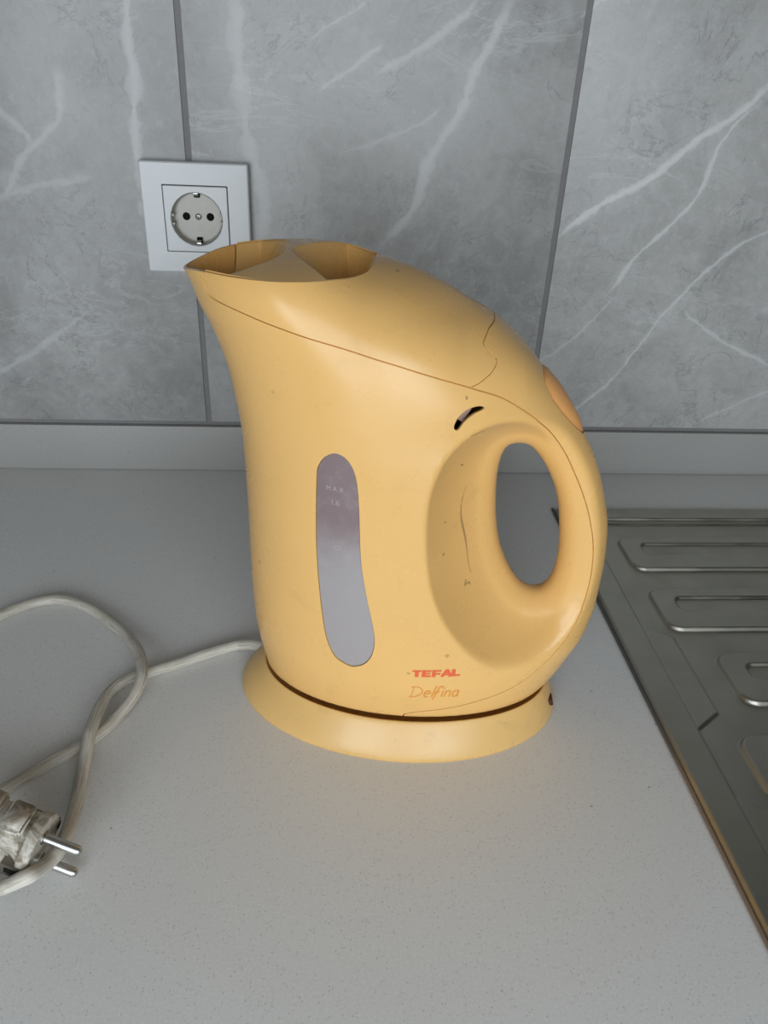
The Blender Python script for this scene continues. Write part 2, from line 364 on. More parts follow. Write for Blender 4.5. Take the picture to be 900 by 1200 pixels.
# ------------------------------------------------------------------ sink with its drainer
def sink():
    root = empty('sink', (.3145, -.0752, 0))
    tag(root, 'stainless steel sink drainer with pressed ribs beside the kettle', 'sink')
    x0, y0 = .3145, -.0752
    xs = np.unique(np.r_[np.arange(0, .125, .0010), np.arange(.125, .70, .025), .70])
    ys = -np.arange(0, .505, .0006)
    X, Y = np.meshgrid(xs + x0, ys + y0, indexing='ij')
    def sm(d, w):                                  # 0 outside ... 1 inside, over w
        t = np.clip(d/w, 0, 1); return t*t*(3-2*t)
    def rrect(ax, bx, ay, by, r):                  # inside distance of a rounded rectangle
        cx, cy, hx, hy = (ax+bx)/2, (ay+by)/2, (bx-ax)/2, (by-ay)/2
        qx, qy = np.abs(X-cx)-hx+r, np.abs(Y-cy)-hy+r
        return -(np.hypot(np.maximum(qx, 0), np.maximum(qy, 0)) + np.minimum(np.maximum(qx, qy), 0) - r)
    edge = np.minimum(X-x0, y0-Y)
    z = .0004 + .0030*sm(edge, .0032)
    inner = np.minimum(X-.3352, -.1030-Y)          # the pan
    z = z - .0019*sm(inner, .0022)
    bead = np.minimum(Y+.1000, -.0885-Y); bead = np.minimum(bead, X-.322)
    z = z + .0026*sm(bead, .0022)
    for ax, ay, by, sx, sa, sb in ((.3540, -.1255, -.1750, .3710, -.1360, -.1545), (.3540, -.1985, -.2500, .3710, -.2105, -.2295),
                                   (.3745, -.2735, -.3240, .3912, -.2853, -.3030), (.3552, -.3480, -.3990, .3715, -.3600, -.3780),
                                   (.3745, -.4230, -.4735, .3912, -.4350, -.4530)):
        d = rrect(ax, 1.10, by, ay, .012)
        z = z + .0032*sm(d, .0026)
        d2 = rrect(sx, 1.10, sb, sa, .007)
        z = z - .0024*sm(d2, .0026)
    def tri(ya, yb):                               # flat pressed plates with slanting ends between the rib ends
        d = np.minimum.reduce([X-.3360, .3562-X, (ya-Y) - (X-.3360)*.72, (Y-yb) - (X-.3360)*.72])
        return .0014*sm(d, .0020)
    z = z + tri(-.2410, -.3440) + tri(-.3905, -.4935)
    nx, ny = X.shape
    V = np.c_[X.ravel()-x0, Y.ravel()-y0, z.ravel()]
    I = np.arange(nx*ny).reshape(nx, ny)
    F = np.stack([I[:-1, :-1], I[:-1, 1:], I[1:, 1:], I[1:, :-1]], -1).reshape(-1, 4)[:, ::-1]
    me = bpy.data.meshes.new('drainboard')
    me.vertices.add(len(V)); me.vertices.foreach_set('co', V.ravel())
    me.loops.add(F.size); me.loops.foreach_set('vertex_index', F.ravel().astype(np.int32))
    me.polygons.add(len(F)); me.polygons.foreach_set('loop_start', np.arange(0, F.size, 4, dtype=np.int32))
    me.polygons.foreach_set('use_smooth', np.ones(len(F), bool)); me.update(calc_edges=True)
    me.materials.append(M['steel'])
    o = bpy.data.objects.new('drainboard', me); COL.objects.link(o); o.parent = root
    # sealing strip squeezed out along the left edge, brown towards the front
    t = NT('edge_seal_tape'); P = t.pos(); s = t.n('SeparateXYZ', Vector=P)
    f = t.ramp(t.math('ADD', s.outputs[1], t.math('MULTIPLY', t.math('SUBTRACT', t.noise(30, 3, .5, P), .5), .10)), -.30, -.39)
    wv = t.math('MULTIPLY', t.math('SINE', t.math('MULTIPLY', t.math('ADD', s.outputs[0], s.outputs[1]), 2*math.pi/.0016)), t.math('SINE', t.math('MULTIPLY', t.math('SUBTRACT', s.outputs[1], s.outputs[0]), 2*math.pi/.0016)))
    c = t.mix(f, (.10, .098, .09), t.mix(t.ramp(wv, -.5, .5), (.19, .125, .085), (.34, .25, .19)))
    t.bump(wv, .3, .0003)
    m = t.set(Base_Color=c, Roughness=.55)
    path = [(-.0006, y, .0013) for y in np.linspace(0, -.50, 40)]
    V, F = tube(path, .0011, 8)
    tag(mesh_obj('edge_seal', V, F, m, root), 'thin sealing strip, brown towards the front')
sink()

# ------------------------------------------------------------------ wall socket
def ring_faces(a, b, F, n):
    for k in range(n): F.append((a+k, a+(k+1) % n, b+(k+1) % n, b+k))
def wall_socket():
    cx, cz = .0043, .2293
    root = empty('wall_socket', (cx, 0, cz))
    tag(root, 'square white earthed wall socket on the marble tiles above the spout', 'socket')
    def sq(h, r, n=6):                              # rounded square loop, starts at corner, CCW seen from -Y
        pts = []
        for qx, qz, a0 in ((1, 1, 0), (-1, 1, 90), (-1, -1, 180), (1, -1, 270)):
            for k in range(n+1):
                a = math.radians(a0 + 90*k/n); pts.append((qx*(h-r) + r*math.cos(a), qz*(h-r) + r*math.sin(a)))
        return pts
    def loft(name, loops, mat, closed_end=False, angle=50):
        V, F = [], []; n = len(loops[0][0])
        for pts, y in loops: V += [(x, y, z) for x, z in pts]
        for i in range(len(loops)-1): ring_faces(i*n, (i+1)*n, F, n)
        if closed_end: F.append(tuple(range((len(loops)-1)*n, len(loops)*n)))
        bm = bmesh.new(); vs_ = [bm.verts.new(v) for v in V]
        for f in F: bm.faces.new([vs_[i] for i in f])
        return bm_obj(name, bm, mat, root, smooth=True, angle=angle)
    loft('frame', [(sq(.0420, .0015), -.0002), (sq(.0420, .0015), -.0072), (sq(.0417, .0015), -.0086), (sq(.0408, .0015), -.0092), (sq(.0300, .0012), -.0094),
                   (sq(.0257, .0008), -.0094), (sq(.0254, .0008), -.0090), (sq(.0254, .0008), -.0040)], M['socket'], angle=12)
    # central insert with a round well
    N = 28
    def circ(r, cz_=0):
        pts = []
        for q in range(4):
            for k in range(7):
                a = math.radians(90*q + 90*k/7*.999 if False else 90*q + 90*k/6); pts.append((r*math.cos(a), cz_ + r*math.sin(a)))
        return pts
    s0 = sq(.0248, .0008, 6)
    loft('cover_insert', [(s0, -.0040), (sq(.0248, .0008, 6), -.0097), (sq(.0244, .0008, 6), -.0101),
                          (circ(.0208), -.0102), (circ(.0203), -.0098), (circ(.0199), -.0080)], M['socket'], angle=35)
    loft('well', [(circ(.0200), -.0098), (circ(.0196), -.0012), (circ(.0186), -.0004), (circ(.006), -.0004)], M['socket_well'], True, 35)
    for sx in (-1, 1):
        V, F = lathe_pts([(.0001, -.0008), (.0026, -.0008), (.0030, -.0004), (.0031, .0002)], 20)
        h = mesh_obj('pin_hole', [(x, z*.5, y) for x, y, z in V], F, M['hole'], root, loc=(sx*.0095, -.0005, .0006))
    # centre screw with its cross slot
    V, F = lathe_pts([(.0001, -.0014), (.0019, -.0014), (.0025, -.0008), (.0026, .0006)], 20)
    sc = mesh_obj('screw', [(x, z, y) for x, y, z in V], F, M['metal'], root, loc=(0, -.0006, .0006))
    for a in (0, 90):
        b = box('screw_slot', (-.0013, -.00155, -.0003), (.0013, -.0012, .0003), M['hole'], sc); b.rotation_euler = (0, math.radians(a+30), 0)
    # earth contacts top and bottom: a dark slot with a sprung metal tongue
    for s in (1, -1):
        slot = box('earth_slot', (-.0024, -.0026, min(s*.0152, s*.0194)), (.0024, -.0002, max(s*.0152, s*.0194)), M['hole'], root, bevel=.0008)
        pts = [(0, -.0015, s*.0185), (0, -.0032, s*.0172), (0, -.0050, s*.0168), (0, -.0066, s*.0175), (0, -.0072, s*.0188)]
        pp = catmull(pts, 5); V, F = [], []
        for i, q in enumerate(pp):
            V += [(-.0017, q[1], q[2]), (.0017, q[1], q[2]), (.0017, q[1], q[2]+s*.0006), (-.0017, q[1], q[2]+s*.0006)]
            if i:
                for k in range(4): F.append(((i-1)*4+k, (i-1)*4+(k+1) % 4, i*4+(k+1) % 4, i*4+k))
        F += [(0, 1, 2, 3), (len(V)-4, len(V)-3, len(V)-2, len(V)-1)]
        mesh_obj('earth_contact', V, F, M['metal'], root, smooth=False)
    for a in (172, 192, -8, 12):                    # moulded ribs on the rim of the well
        ca, sa = math.cos(math.radians(a)), math.sin(math.radians(a))
        b = box('well_rib', (-.0010, -.0085, -.0010), (.0010, -.0006, .0010), M['socket_well'], root, bevel=.0004)
        b.location = (.0192*ca, 0, .0192*sa)
wall_socket()


# ---- kettle shape: half width w(x, z) of a body symmetric about y = 0 ----
def hermite(xs, ys, x):
    xs = np.asarray(xs, float); ys = np.asarray(ys, float); x = np.asarray(x, float)
    d = np.diff(ys) / np.diff(xs); m = np.zeros_like(ys)
    m[0] = d[0]; m[-1] = d[-1]
    h = np.diff(xs)
    for i in range(1, len(xs) - 1):
        if d[i-1] * d[i] > 0:
            w1 = 2*h[i] + h[i-1]; w2 = h[i] + 2*h[i-1]
            m[i] = (w1 + w2) / (w1/d[i-1] + w2/d[i])
    xc = np.clip(x, xs[0], xs[-1])
    k = np.clip(np.searchsorted(xs, xc) - 1, 0, len(xs) - 2)
    t = (xc - xs[k]) / h[k]
    r = ((1+2*t)*(1-t)**2*ys[k] + t*(1-t)**2*h[k]*m[k] + t*t*(3-2*t)*ys[k+1] + t*t*(t-1)*h[k]*m[k+1])
    return r + np.where(x < xs[0], (x-xs[0])*m[0], 0) + np.where(x > xs[-1], (x-xs[-1])*m[-1], 0)

ZB = .0190
XL = ([.0, .02, .04, .057, .093, .126, .150, .176, .195, .212, .226, .238, .244, .255, .259, .275],
      [-.0810, -.0834, -.0872, -.0894, -.0906, -.0905, -.0907, -.0915, -.0937, -.0966, -.1010, -.1061, -.1095, -.1140, -.1162, -.124])
XR = ([0., .019, .028, .043, .061, .081, .101, .128, .153, .163, .173, .188, .204, .2195, .230, .2355, .2447, .2512, .2580, .2637, .2682],
      [.078, .0885, .0953, .1027, .1097, .1125, .1125, .1103, .1036, .0998, .0953, .0864, .0745, .0616, .0521, .0460, .0337, .0217, .0087, -.006, -.02])
ZT = ([-.12, -.09, -.07, -.05, -.035, -.0255, -.015, -.006, .0087, .0217, .0337, .0457, .0517, .0612, .0742, .0862],
      [.283, .283, .2820, .2785, .2722, .2680, .2660, .2638, .2586, .2516, .2449, .2355, .2300, .2195, .2040, .1880])
BW = ([.02, .05, .09, .15, .2, .24, .27], [.0485, .0515, .053, .0535, .0530, .0520, .051])
XC = ([.02, .08, .16, .21, .235, .26, .28], [.0, -.006, -.012, -.022, -.036, -.060, -.066])
PL = ([.02, .20, .235, .26], [2.0, 2.0, 1.85, 1.6])
QR = ([.02, .05, .08, .19, .23, .27], [2.0, 1.85, 1.65, 1.65, 2.2, 2.6])
DH = .048
HOLE = [(.048,.1755),(.0545,.179),(.062,.1765),(.071,.1655),(.079,.149),(.0838,.127),(.0855,.107),(.0835,.093),(.0775,.086),(.067,.0895),(.057,.1045),(.0505,.121),(.047,.140),(.0455,.162)]

def spow(a, p):
    return np.sign(a) * np.abs(a) ** p

def closed_spline(P, n=8):
    P = np.asarray(P, float); out = []
    N = len(P)
    for i in range(N):
        p0, p1, p2, p3 = P[i-1], P[i], P[(i+1) % N], P[(i+2) % N]
        for t in np.arange(n) / n:
            out.append(.5*((2*p1) + (p2-p0)*t + (2*p0-5*p1+4*p2-p3)*t*t + (3*p1-p0-3*p2+p3)*t**3))
    return np.array(out)

def poly_sd(P, x, z):
    """signed distance to closed polygon, positive outside"""
    P = np.asarray(P, float); x = np.asarray(x, float); z = np.asarray(z, float)
    best = np.full(np.broadcast(x, z).shape, 1e9); ins = np.zeros(best.shape, bool)
    for a, b in zip(P, np.roll(P, -1, 0)):
        ex, ez = b - a
        t = np.clip(((x-a[0])*ex + (z-a[1])*ez) / (ex*ex + ez*ez + 1e-18), 0, 1)
        best = np.minimum(best, (x-a[0]-t*ex)**2 + (z-a[1]-t*ez)**2)
        c = ((a[1] > z) != (b[1] > z)) & (x < (b[0]-a[0])*(z-a[1])/(b[1]-a[1] + 1e-18) + a[0])
        ins ^= c
    return np.where(ins, -1., 1.) * np.sqrt(best)

HOLEP = closed_spline(HOLE, 6)
def Qbody(x, z):
    xl = hermite(*XL, z); xr = hermite(*XR, z); B = hermite(*BW, z); xc = np.minimum(hermite(*XC, z), .5*(xl+xr)+.01)
    pl = np.clip(hermite(*PL, z), 1.5, 2.); qr = np.clip(hermite(*QR, z), 1.5, 2.8)
    ul = np.abs(xc - x) / (xc - xl); ur = np.abs(x - xc) / np.maximum(xr - xc, 1e-4)
    Nl = spow(1 - ul**pl, 2/pl); Nr = spow(1 - ur**qr, 2/qr)
    N = np.where(x < xc, Nl, Nr)
    T = hermite(*ZT, np.clip(x, -.13, .0862)); T = np.where(x > .0862, .4, T)
    blend = np.clip((x - .02) / .03, 0, 1)
    u = np.clip((z - (T - DH)) / DH, 0, 3)
    D = spow(1 - u**2.9, 2/2.9)
    D = D*(1-blend) + np.maximum(D, 1.)*blend
    bt = 1 - np.clip((ZB + .004 - z) / .004, 0, 4)**2
    neg = np.minimum(np.minimum(N, D), bt)
    Q = np.maximum(N, 0) * np.maximum(D, 0) * np.maximum(bt, 0)
    return B*B*np.where(neg < 0, np.maximum(neg, -3), Q)
def Qall(x, z):
    d = poly_sd(HOLEP, x, z)
    dp = np.maximum(d, 0)
    s = np.where(d > 0, (np.sqrt(2*.0095*dp) + 8.3*np.maximum(dp - .010, 0)**1.6)**2, 2*.0095*d)
    a = Qbody(x, z); k = .00016 + .00038*np.clip((np.asarray(x) - .034)/.04, 0, 1)
    h = np.clip(.5 + .5*(a - s)/k, 0, 1)
    return a*(1-h) + s*h - k*h*(1-h)
def Fk(P):
    return P[:, 1]**2 - Qall(P[:, 0], P[:, 2])
def grad(P, h=2e-5):
    x, y, z = P.T
    gx = -(Qall(x+h, z) - Qall(x-h, z)) / (2*h); gz = -(Qall(x, z+h) - Qall(x, z-h)) / (2*h)
    return np.c_[gx, 2*y, gz]
def surface_nets(lo, hi, res, Q):
    nx, ny, nz = [int(np.ceil((b-a)/res)) + 1 for a, b in zip(lo, hi)]
    X = lo[0] + res*np.arange(nx); Y = lo[1] + res*np.arange(ny); Z = lo[2] + res*np.arange(nz)
    q = Q(X[:, None] + 0*Z[None], Z[None] + 0*X[:, None])
    F = Y[None, :, None]**2 - q[:, None, :]
    S = F < 0
    cx, cy, cz = nx-1, ny-1, nz-1
    acc = np.zeros((cx, cy, cz, 3)); cnt = np.zeros((cx, cy, cz))
    import itertools
    for ax in range(3):
        for o in itertools.product((0, 1), repeat=2):
            oth = [i for i in range(3) if i != ax]
            a = [0, 0, 0]; a[oth[0]], a[oth[1]] = o
            b = list(a); b[ax] = 1
            sl = lambda c: F[c[0]:c[0]+cx, c[1]:c[1]+cy, c[2]:c[2]+cz]
            f0, f1 = sl(a), sl(b); m = (f0 < 0) != (f1 < 0)
            t = np.where(m, f0 / np.where(m, f0 - f1, 1), 0)
            for i in range(3):
                acc[..., i] += np.where(m, a[i] + (t if i == ax else 0), 0)
            cnt += m
    act = cnt > 0
    idx = -np.ones(act.shape, int); idx[act] = np.arange(act.sum())
    I = np.argwhere(act)
    V = (I + acc[act] / cnt[act][:, None]) * res + np.array(lo)
    quads = []
    for ax in range(3):
        u, v = [(1, 2), (2, 0), (0, 1)][ax]
        s0 = np.take(S, range(S.shape[ax]-1), ax); s1 = np.take(S, range(1, S.shape[ax]), ax)
        E = np.argwhere(s0 != s1)
        ok = (E[:, u] > 0) & (E[:, v] > 0) & (E[:, u] < (cx, cy, cz)[u]) & (E[:, v] < (cx, cy, cz)[v])
        E = E[ok]
        ins = s0[tuple(E.T)]
        def g(du, dv):
            e = E.copy(); e[:, u] -= du; e[:, v] -= dv
            return idx[tuple(e.T)]
        q4 = np.c_[g(1, 1), g(0, 1), g(0, 0), g(1, 0)]
        q4 = np.where(ins[:, None], q4, q4[:, ::-1])
        quads.append(q4)
    return V, np.concatenate(quads)
def newton(V, n=5):
    for _ in range(n):
        g = grad(V); s = Fk(V)[:, None] * g / np.maximum((g*g).sum(1, keepdims=True), 1e-9)
        l = np.linalg.norm(s, axis=1, keepdims=True)
        V = V - s*np.minimum(1, .0008/np.maximum(l, 1e-9))
    return V

# ------------------------------------------------------------------ kettle pieces cut out of one closed surface
KC = (.1544, -.2983, 0.); KTH = -.1408
def clip(V, T, f):
    """keep the part of triangle soup (V, T) where f > 0; f is given per vertex"""
    s = f > 0; c = s[T].sum(1)
    keep = T[c == 3]; mixed = T[(c == 1) | (c == 2)]
    nv = []; nf = []; cache = {}; base = len(V); out = list(map(tuple, keep))
    def cut(a, b):
        k = (a, b) if a < b else (b, a)
        if k not in cache:
            t = f[a]/(f[a]-f[b]); cache[k] = base+len(nv); nv.append(V[a]+(V[b]-V[a])*t)
        return cache[k]
    for t3 in mixed:
        t3 = [int(i) for i in t3]
        for r in range(3):
            a, b, c3 = t3[r], t3[(r+1) % 3], t3[(r+2) % 3]
            if s[a] and not s[b] and not s[c3]:
                out.append((a, cut(a, b), cut(a, c3))); break
            if s[a] and s[b] and not s[c3]:
                p, q = cut(b, c3), cut(a, c3)
                out.append((a, b, p)); out.append((a, p, q)); break
    V2 = np.vstack([V, np.array(nv)]) if nv else V
    T2 = np.array(out, int)
    used = np.unique(T2); m = -np.ones(len(V2), int); m[used] = np.arange(len(used))
    return V2[used], m[T2]
def rim(V, T, depth, push=None):
    """thickness: walls dropped inwards from every open edge"""
    from collections import Counter
    E = {}
    for t3 in T.tolist():
        for a, b in ((t3[0], t3[1]), (t3[1], t3[2]), (t3[2], t3[0])):
            E[(a, b)] = 1
    bd = [(a, b) for (a, b) in E if (b, a) not in E]
    vs_ = sorted({i for e_ in bd for i in e_})
    P = V[vs_]; g = grad(P); g /= np.maximum(np.linalg.norm(g, axis=1, keepdims=True), 1e-9)
    o = len(V); k = {v: i for i, v in enumerate(vs_)}; n = len(vs_)
    V2 = np.vstack([V, P, P - g*depth])
    F = [(o+k[b], o+k[a], o+n+k[a], o+n+k[b]) for a, b in bd]
    if push:                                        # a ledge that closes the groove towards the next piece
        acc = np.zeros((n, 3))
        for a, b in bd:
            d = V[b]-V[a]
            for i in (k[a], k[b]): acc[i] += np.cross(d, g[i])
        acc /= np.maximum(np.linalg.norm(acc, axis=1, keepdims=True), 1e-12)
        V2 = np.vstack([V2, P - g*(depth-.0002) + acc*push])
        F += [(o+n+k[b], o+n+k[a], o+2*n+k[a], o+2*n+k[b]) for a, b in bd]
    return V2, F
def piece(name, V, T, mat, parent, depth=.0025, extra=None, push=None):
    V2, F = rim(V, T, depth, push)
    faces = [tuple(t) for t in T.tolist()] + F
    if extra is not None:
        o = len(V2); V2 = np.vstack([V2, extra[0]]); faces += [tuple(int(i)+o for i in f) for f in extra[1]]
    return mesh_obj(name, V2, faces, mat, parent)

SEAM = [(-.0986, .300), (-.0986, .2636), (-.0984, .2610), (-.0982, .2575), (-.0972, .2545), (-.0940, .2529), (-.0869, .2518), (-.0803, .2508), (-.0640, .2474), (-.0488, .2439),
        (-.0340, .2404), (-.0191, .2362), (-.0078, .2331), (.0152, .2259), (.0272, .2216), (.0397, .2164), (.0533, .2069), (.0607, .2000),
        (.0685, .1916), (.0768, .1805), (.0831, .1698), (.0897, .1574), (.0953, .1442), (.1003, .1277), (.1024, .1134), (.1028, .0992),
        (.1007, .0823), (.0964, .0710), (.0887, .0605), (.0754, .0470), (.0662, .0409), (.0567, .0370), (.0471, .0343), (.0376, .0317),
        (.0280, .0297), (.0184, .0281), (.0115, .0268), (.0070, .0250), (.0052, .0225), (.005, .0)]
LIDBACK = [(.0375, .300), (.0345, .2450), (.0338, .2444), (.0307, .2432), (.0280, .2391), (.0306, .2365), (.0353, .2326), (.0347, .2302), (.0325, .2276), (.0277, .2244), (.0239, .2230), (.0239, .20)]
BUTTON = [(.0605, .2208), (.0611, .2172), (.0664, .2085), (.0732, .2006), (.0798, .1936), (.0862, .1876), (.092, .1876), (.092, .2208)]
WIN = [(-.0451, .1766), (-.0456, .1553), (-.0455, .1349), (-.0444, .1138), (-.0420, .0887), (-.0396, .0743), (-.0352, .0636), (-.0293, .0596), (-.0245, .0586), (-.0183, .0621),
       (-.0143, .0696), (-.0132, .0797), (-.0146, .0908), (-.0189, .1117), (-.0221, .1326), (-.0237, .1599), (-.0250, .1739), (-.0272, .1827), (-.0310, .1880), (-.0363, .1898), (-.0413, .1866), (-.0442, .1814)]
VENT = [(.0181, .2042), (.0181, .2067), (.0197, .2103), (.0233, .2133), (.0279, .2144), (.0309, .2137), (.0305, .2126), (.0267, .2110), (.0227, .2076), (.0200, .2036)]
ZC = ([-.1175, -.112, -.104, -.095, -.081, -.070, -.052, -.0415, -.032, -.027, -.0245, -.0225], [.2583, .2604, .2628, .2640, .2647, .2651, .2654, .2655, .2652, .2655, .2668, .275])
def zc(x): return hermite(*ZC, x)
def hw(x): return np.sqrt(np.maximum(Qall(x, np.minimum(zc(x), .272)), 0))

def near_surface(xz, off=.0):
    """points on the near (camera) side of the shell"""
    xz = np.asarray(xz, float); y = -np.sqrt(np.maximum(Qall(xz[:, 0], xz[:, 1]), 1e-8))
    P = np.c_[xz[:, 0], y, xz[:, 1]]; g = grad(P); g /= np.linalg.norm(g, axis=1, keepdims=True)
    return P + g*off
def ribbon(path, w, off=.00012):
    """flat printed stroke lying on the near side of the shell"""
    p = np.asarray(path, float); T = np.gradient(p, axis=0); T /= np.maximum(np.linalg.norm(T, axis=1, keepdims=True), 1e-9)
    Nn = np.c_[-T[:, 1], T[:, 0]]; w = np.broadcast_to(w, (len(p),))[:, None]
    V = np.vstack([near_surface(p + Nn*w/2, off), near_surface(p - Nn*w/2, off)]); n = len(p)
    return V, [(i, i+1, n+i+1, n+i) for i in range(n-1)]
def strokes_obj(name, strokes, mat, parent, off=.00012):
    V, F = np.zeros((0, 3)), []
    for pts, w in strokes:
        p = np.asarray(pts, float)
        d = np.r_[0, np.cumsum(np.linalg.norm(np.diff(p, axis=0), axis=1))]
        n = max(3, int(d[-1]/.0005)); s = np.linspace(0, d[-1], n)
        p = np.c_[np.interp(s, d, p[:, 0]), np.interp(s, d, p[:, 1])]
        if np.ndim(w): w = np.interp(s/d[-1], np.linspace(0, 1, len(w)), w)
        v, f = ribbon(p, w, off); F += [tuple(i+len(V) for i in q) for q in f]; V = np.vstack([V, v])
    return mesh_obj(name, V, F, mat, parent, smooth=False)

def kettle():
    root = empty('electric_kettle', (KC[0], KC[1], 0), KTH)
    tag(root, 'yellow plastic jug kettle with loop handle and pouring beak', 'kettle')
    V, Q4 = surface_nets((-.128, -.0606, .0164), (.122, .0606, .292), .0017, Qall)
    V = newton(V)
    T = np.vstack([Q4[:, [0, 1, 2]], Q4[:, [0, 2, 3]]])
    g = .00032
    # --- cut off above the rim of spout and lid dish
    V, T = clip(V, T, np.where(V[:, 0] < -.0215, zc(np.minimum(V[:, 0], -.0215)) - V[:, 2], 1.))
    U = np.vstack([catmull(SEAM, 4), [(.16, 0), (.16, .30)]])
    sdU = poly_sd(U, V[:, 0], V[:, 2])
    Vb, Tb = clip(V, T, sdU - g)
    Vu, Tu = clip(V, T, -sdU - g)
    L = np.array(LIDBACK + [(-.14, .20), (-.14, .30)])
    sdL = poly_sd(L, Vu[:, 0], Vu[:, 2])
    Vl, Tl = clip(Vu, Tu, -sdL - .00022)
    Vs, Ts = clip(Vu, Tu, sdL - .00022)
    # --- switch on the back of the handle
    sdB = poly_sd(BUTTON, Vs[:, 0], Vs[:, 2])
    Vbt, Tbt = clip(Vs, Ts, -sdB - .0003)
    Vs, Ts = clip(Vs, Ts, sdB - .0003)
    gr = grad(Vbt); gr /= np.linalg.norm(gr, axis=1, keepdims=True)
    d = np.maximum(-poly_sd(BUTTON, Vbt[:, 0], Vbt[:, 2]), 0)
    Vbt = Vbt + gr*(-.0006 + .0042*(1-np.exp(-d/.0030)))[:, None]
    # --- water gauge and steam vent in the body
    W_ = closed_spline(WIN, 6); sdW = poly_sd(W_, Vb[:, 0], Vb[:, 2])
    near = Vb[:, 1] < 0
    Vw, Tw = clip(Vb, Tb, np.where(near, -sdW - .00025, -1.))
    Vb, Tb = clip(Vb, Tb, np.where(near, sdW, 1.))
    def refine(V, T, m):                             # split the marked triangles in four
        A = T[m]; mid = {}; nv = []
        def mp(a, b):
            k = (a, b) if a < b else (b, a)
            if k not in mid: mid[k] = len(V)+len(nv); nv.append((V[a]+V[b])/2)
            return mid[k]
        out = []
        for a, b, c in A.tolist():
            x, y, z = mp(a, b), mp(b, c), mp(c, a); out += [(a, x, z), (x, b, y), (z, y, c), (x, y, z)]
        return np.vstack([V, np.array(nv)]), np.vstack([T[~m], np.array(out, int)])
    Ve = closed_spline(VENT, 4)
    for rad in (.004, .003, .002):
        near_v = (np.abs(poly_sd(Ve, Vb[:, 0], Vb[:, 2])) < rad) & (Vb[:, 1] < 0)
        Vb, Tb = refine(Vb, Tb, near_v[Tb].any(1))
    sdV = poly_sd(Ve, Vb[:, 0], Vb[:, 2])
    Vb, Tb = clip(Vb, Tb, np.where(Vb[:, 1] < 0, sdV, 1.))
    # --- inside of the spout (belongs to the body)
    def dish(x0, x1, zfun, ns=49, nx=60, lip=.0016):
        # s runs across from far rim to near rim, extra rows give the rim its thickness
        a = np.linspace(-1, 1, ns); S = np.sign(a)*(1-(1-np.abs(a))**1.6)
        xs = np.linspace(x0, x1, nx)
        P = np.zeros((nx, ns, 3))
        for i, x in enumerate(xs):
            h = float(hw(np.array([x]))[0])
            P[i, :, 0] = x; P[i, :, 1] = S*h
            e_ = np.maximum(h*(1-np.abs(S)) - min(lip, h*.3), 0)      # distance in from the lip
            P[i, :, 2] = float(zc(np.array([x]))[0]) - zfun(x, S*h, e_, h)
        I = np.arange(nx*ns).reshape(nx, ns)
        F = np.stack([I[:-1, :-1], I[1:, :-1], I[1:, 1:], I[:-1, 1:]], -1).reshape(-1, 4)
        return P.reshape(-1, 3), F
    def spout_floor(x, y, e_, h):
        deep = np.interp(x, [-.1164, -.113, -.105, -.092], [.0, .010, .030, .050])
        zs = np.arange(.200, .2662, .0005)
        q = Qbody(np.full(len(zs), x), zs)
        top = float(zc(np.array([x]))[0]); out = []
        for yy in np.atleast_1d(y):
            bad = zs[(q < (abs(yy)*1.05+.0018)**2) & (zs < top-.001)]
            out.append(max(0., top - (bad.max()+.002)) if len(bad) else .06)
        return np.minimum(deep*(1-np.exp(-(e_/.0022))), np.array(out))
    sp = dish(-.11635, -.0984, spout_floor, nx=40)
    bo = piece('body', Vb, Tb, M['yellow'], root, depth=.0014)
    mesh_obj('spout_inside', sp[0], sp[1], M['bounce_yellow'], bo)
    # --- lid: outer skin; its top swells to a waist between a pouring scoop in front and a finger recess behind
    def lid_floor(x, y, e_, h):
        ay = np.abs(y)
        bulge = .0045*np.clip(1-(ay/max(h, 1e-4))**2, 0, 1)*np.clip(h/.02, 0, 1)*np.clip((x+.0975)/.022, 0, 1)
        xf = np.interp(ay, [0, .0065, .0139, .0217, .0287, .0350, .0361, .0420], [-.0664, -.0662, -.0672, -.0704, -.0760, -.0849, -.0922, -.110])
        xr = -.0640 + .0216*(ay/.0373)**1.43
        df = np.minimum((xf-x)*.8, e_); dr = np.minimum((x-xr)*.75, e_)
        prof = lambda d, w: 1-np.exp(-(np.maximum(d, 0)/w)**1.35)
        front = np.interp(x, [-.098, -.085, -.066], [.0150, .0130, .010])*prof(df, .0045)
        rear = np.interp(x, [-.066, -.052, -.035, -.0235], [.018, .023, .020, .008])*prof(dr, .0050)
        return -bulge + front + rear
    ld = dish(-.0978, -.02305, lid_floor, ns=141, nx=150, lip=.0010)
    # front skirt of the lid, dropping into the spout
    P, F = ld; ns = 141; fr = P[:ns].copy(); lo = fr.copy(); lo[:, 2] -= .012; lo[:, 0] += .004; lo[:, 1] *= .93
    o = len(P); P = np.vstack([P, fr, lo]); F = np.vstack([F, [(o+i+1, o+i, o+ns+i, o+ns+i+1) for i in range(ns-1)]])
    piece('lid', Vl, Tl, M['yellow'], root, depth=.0014, extra=(P, F), push=.0010)
    piece('handle_back', Vs, Ts, M['yellow'], root, depth=.0014, push=.0014)
    tag(piece('switch_button', Vbt, Tbt, M['button'], root, depth=.003), 'orange-brown switch on the back of the handle')
    # --- water gauge: cloudy strip let into the side, paler grey towards the bottom
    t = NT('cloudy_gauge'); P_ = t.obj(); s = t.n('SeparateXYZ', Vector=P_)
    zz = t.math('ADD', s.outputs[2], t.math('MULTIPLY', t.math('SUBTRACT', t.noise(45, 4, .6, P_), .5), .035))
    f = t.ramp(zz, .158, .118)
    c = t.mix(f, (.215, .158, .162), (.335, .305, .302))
    c = t.mix(t.math('MULTIPLY', t.ramp(t.noise(120, 5, .65, P_), .45, .75), .20), c, (.42, .385, .38))
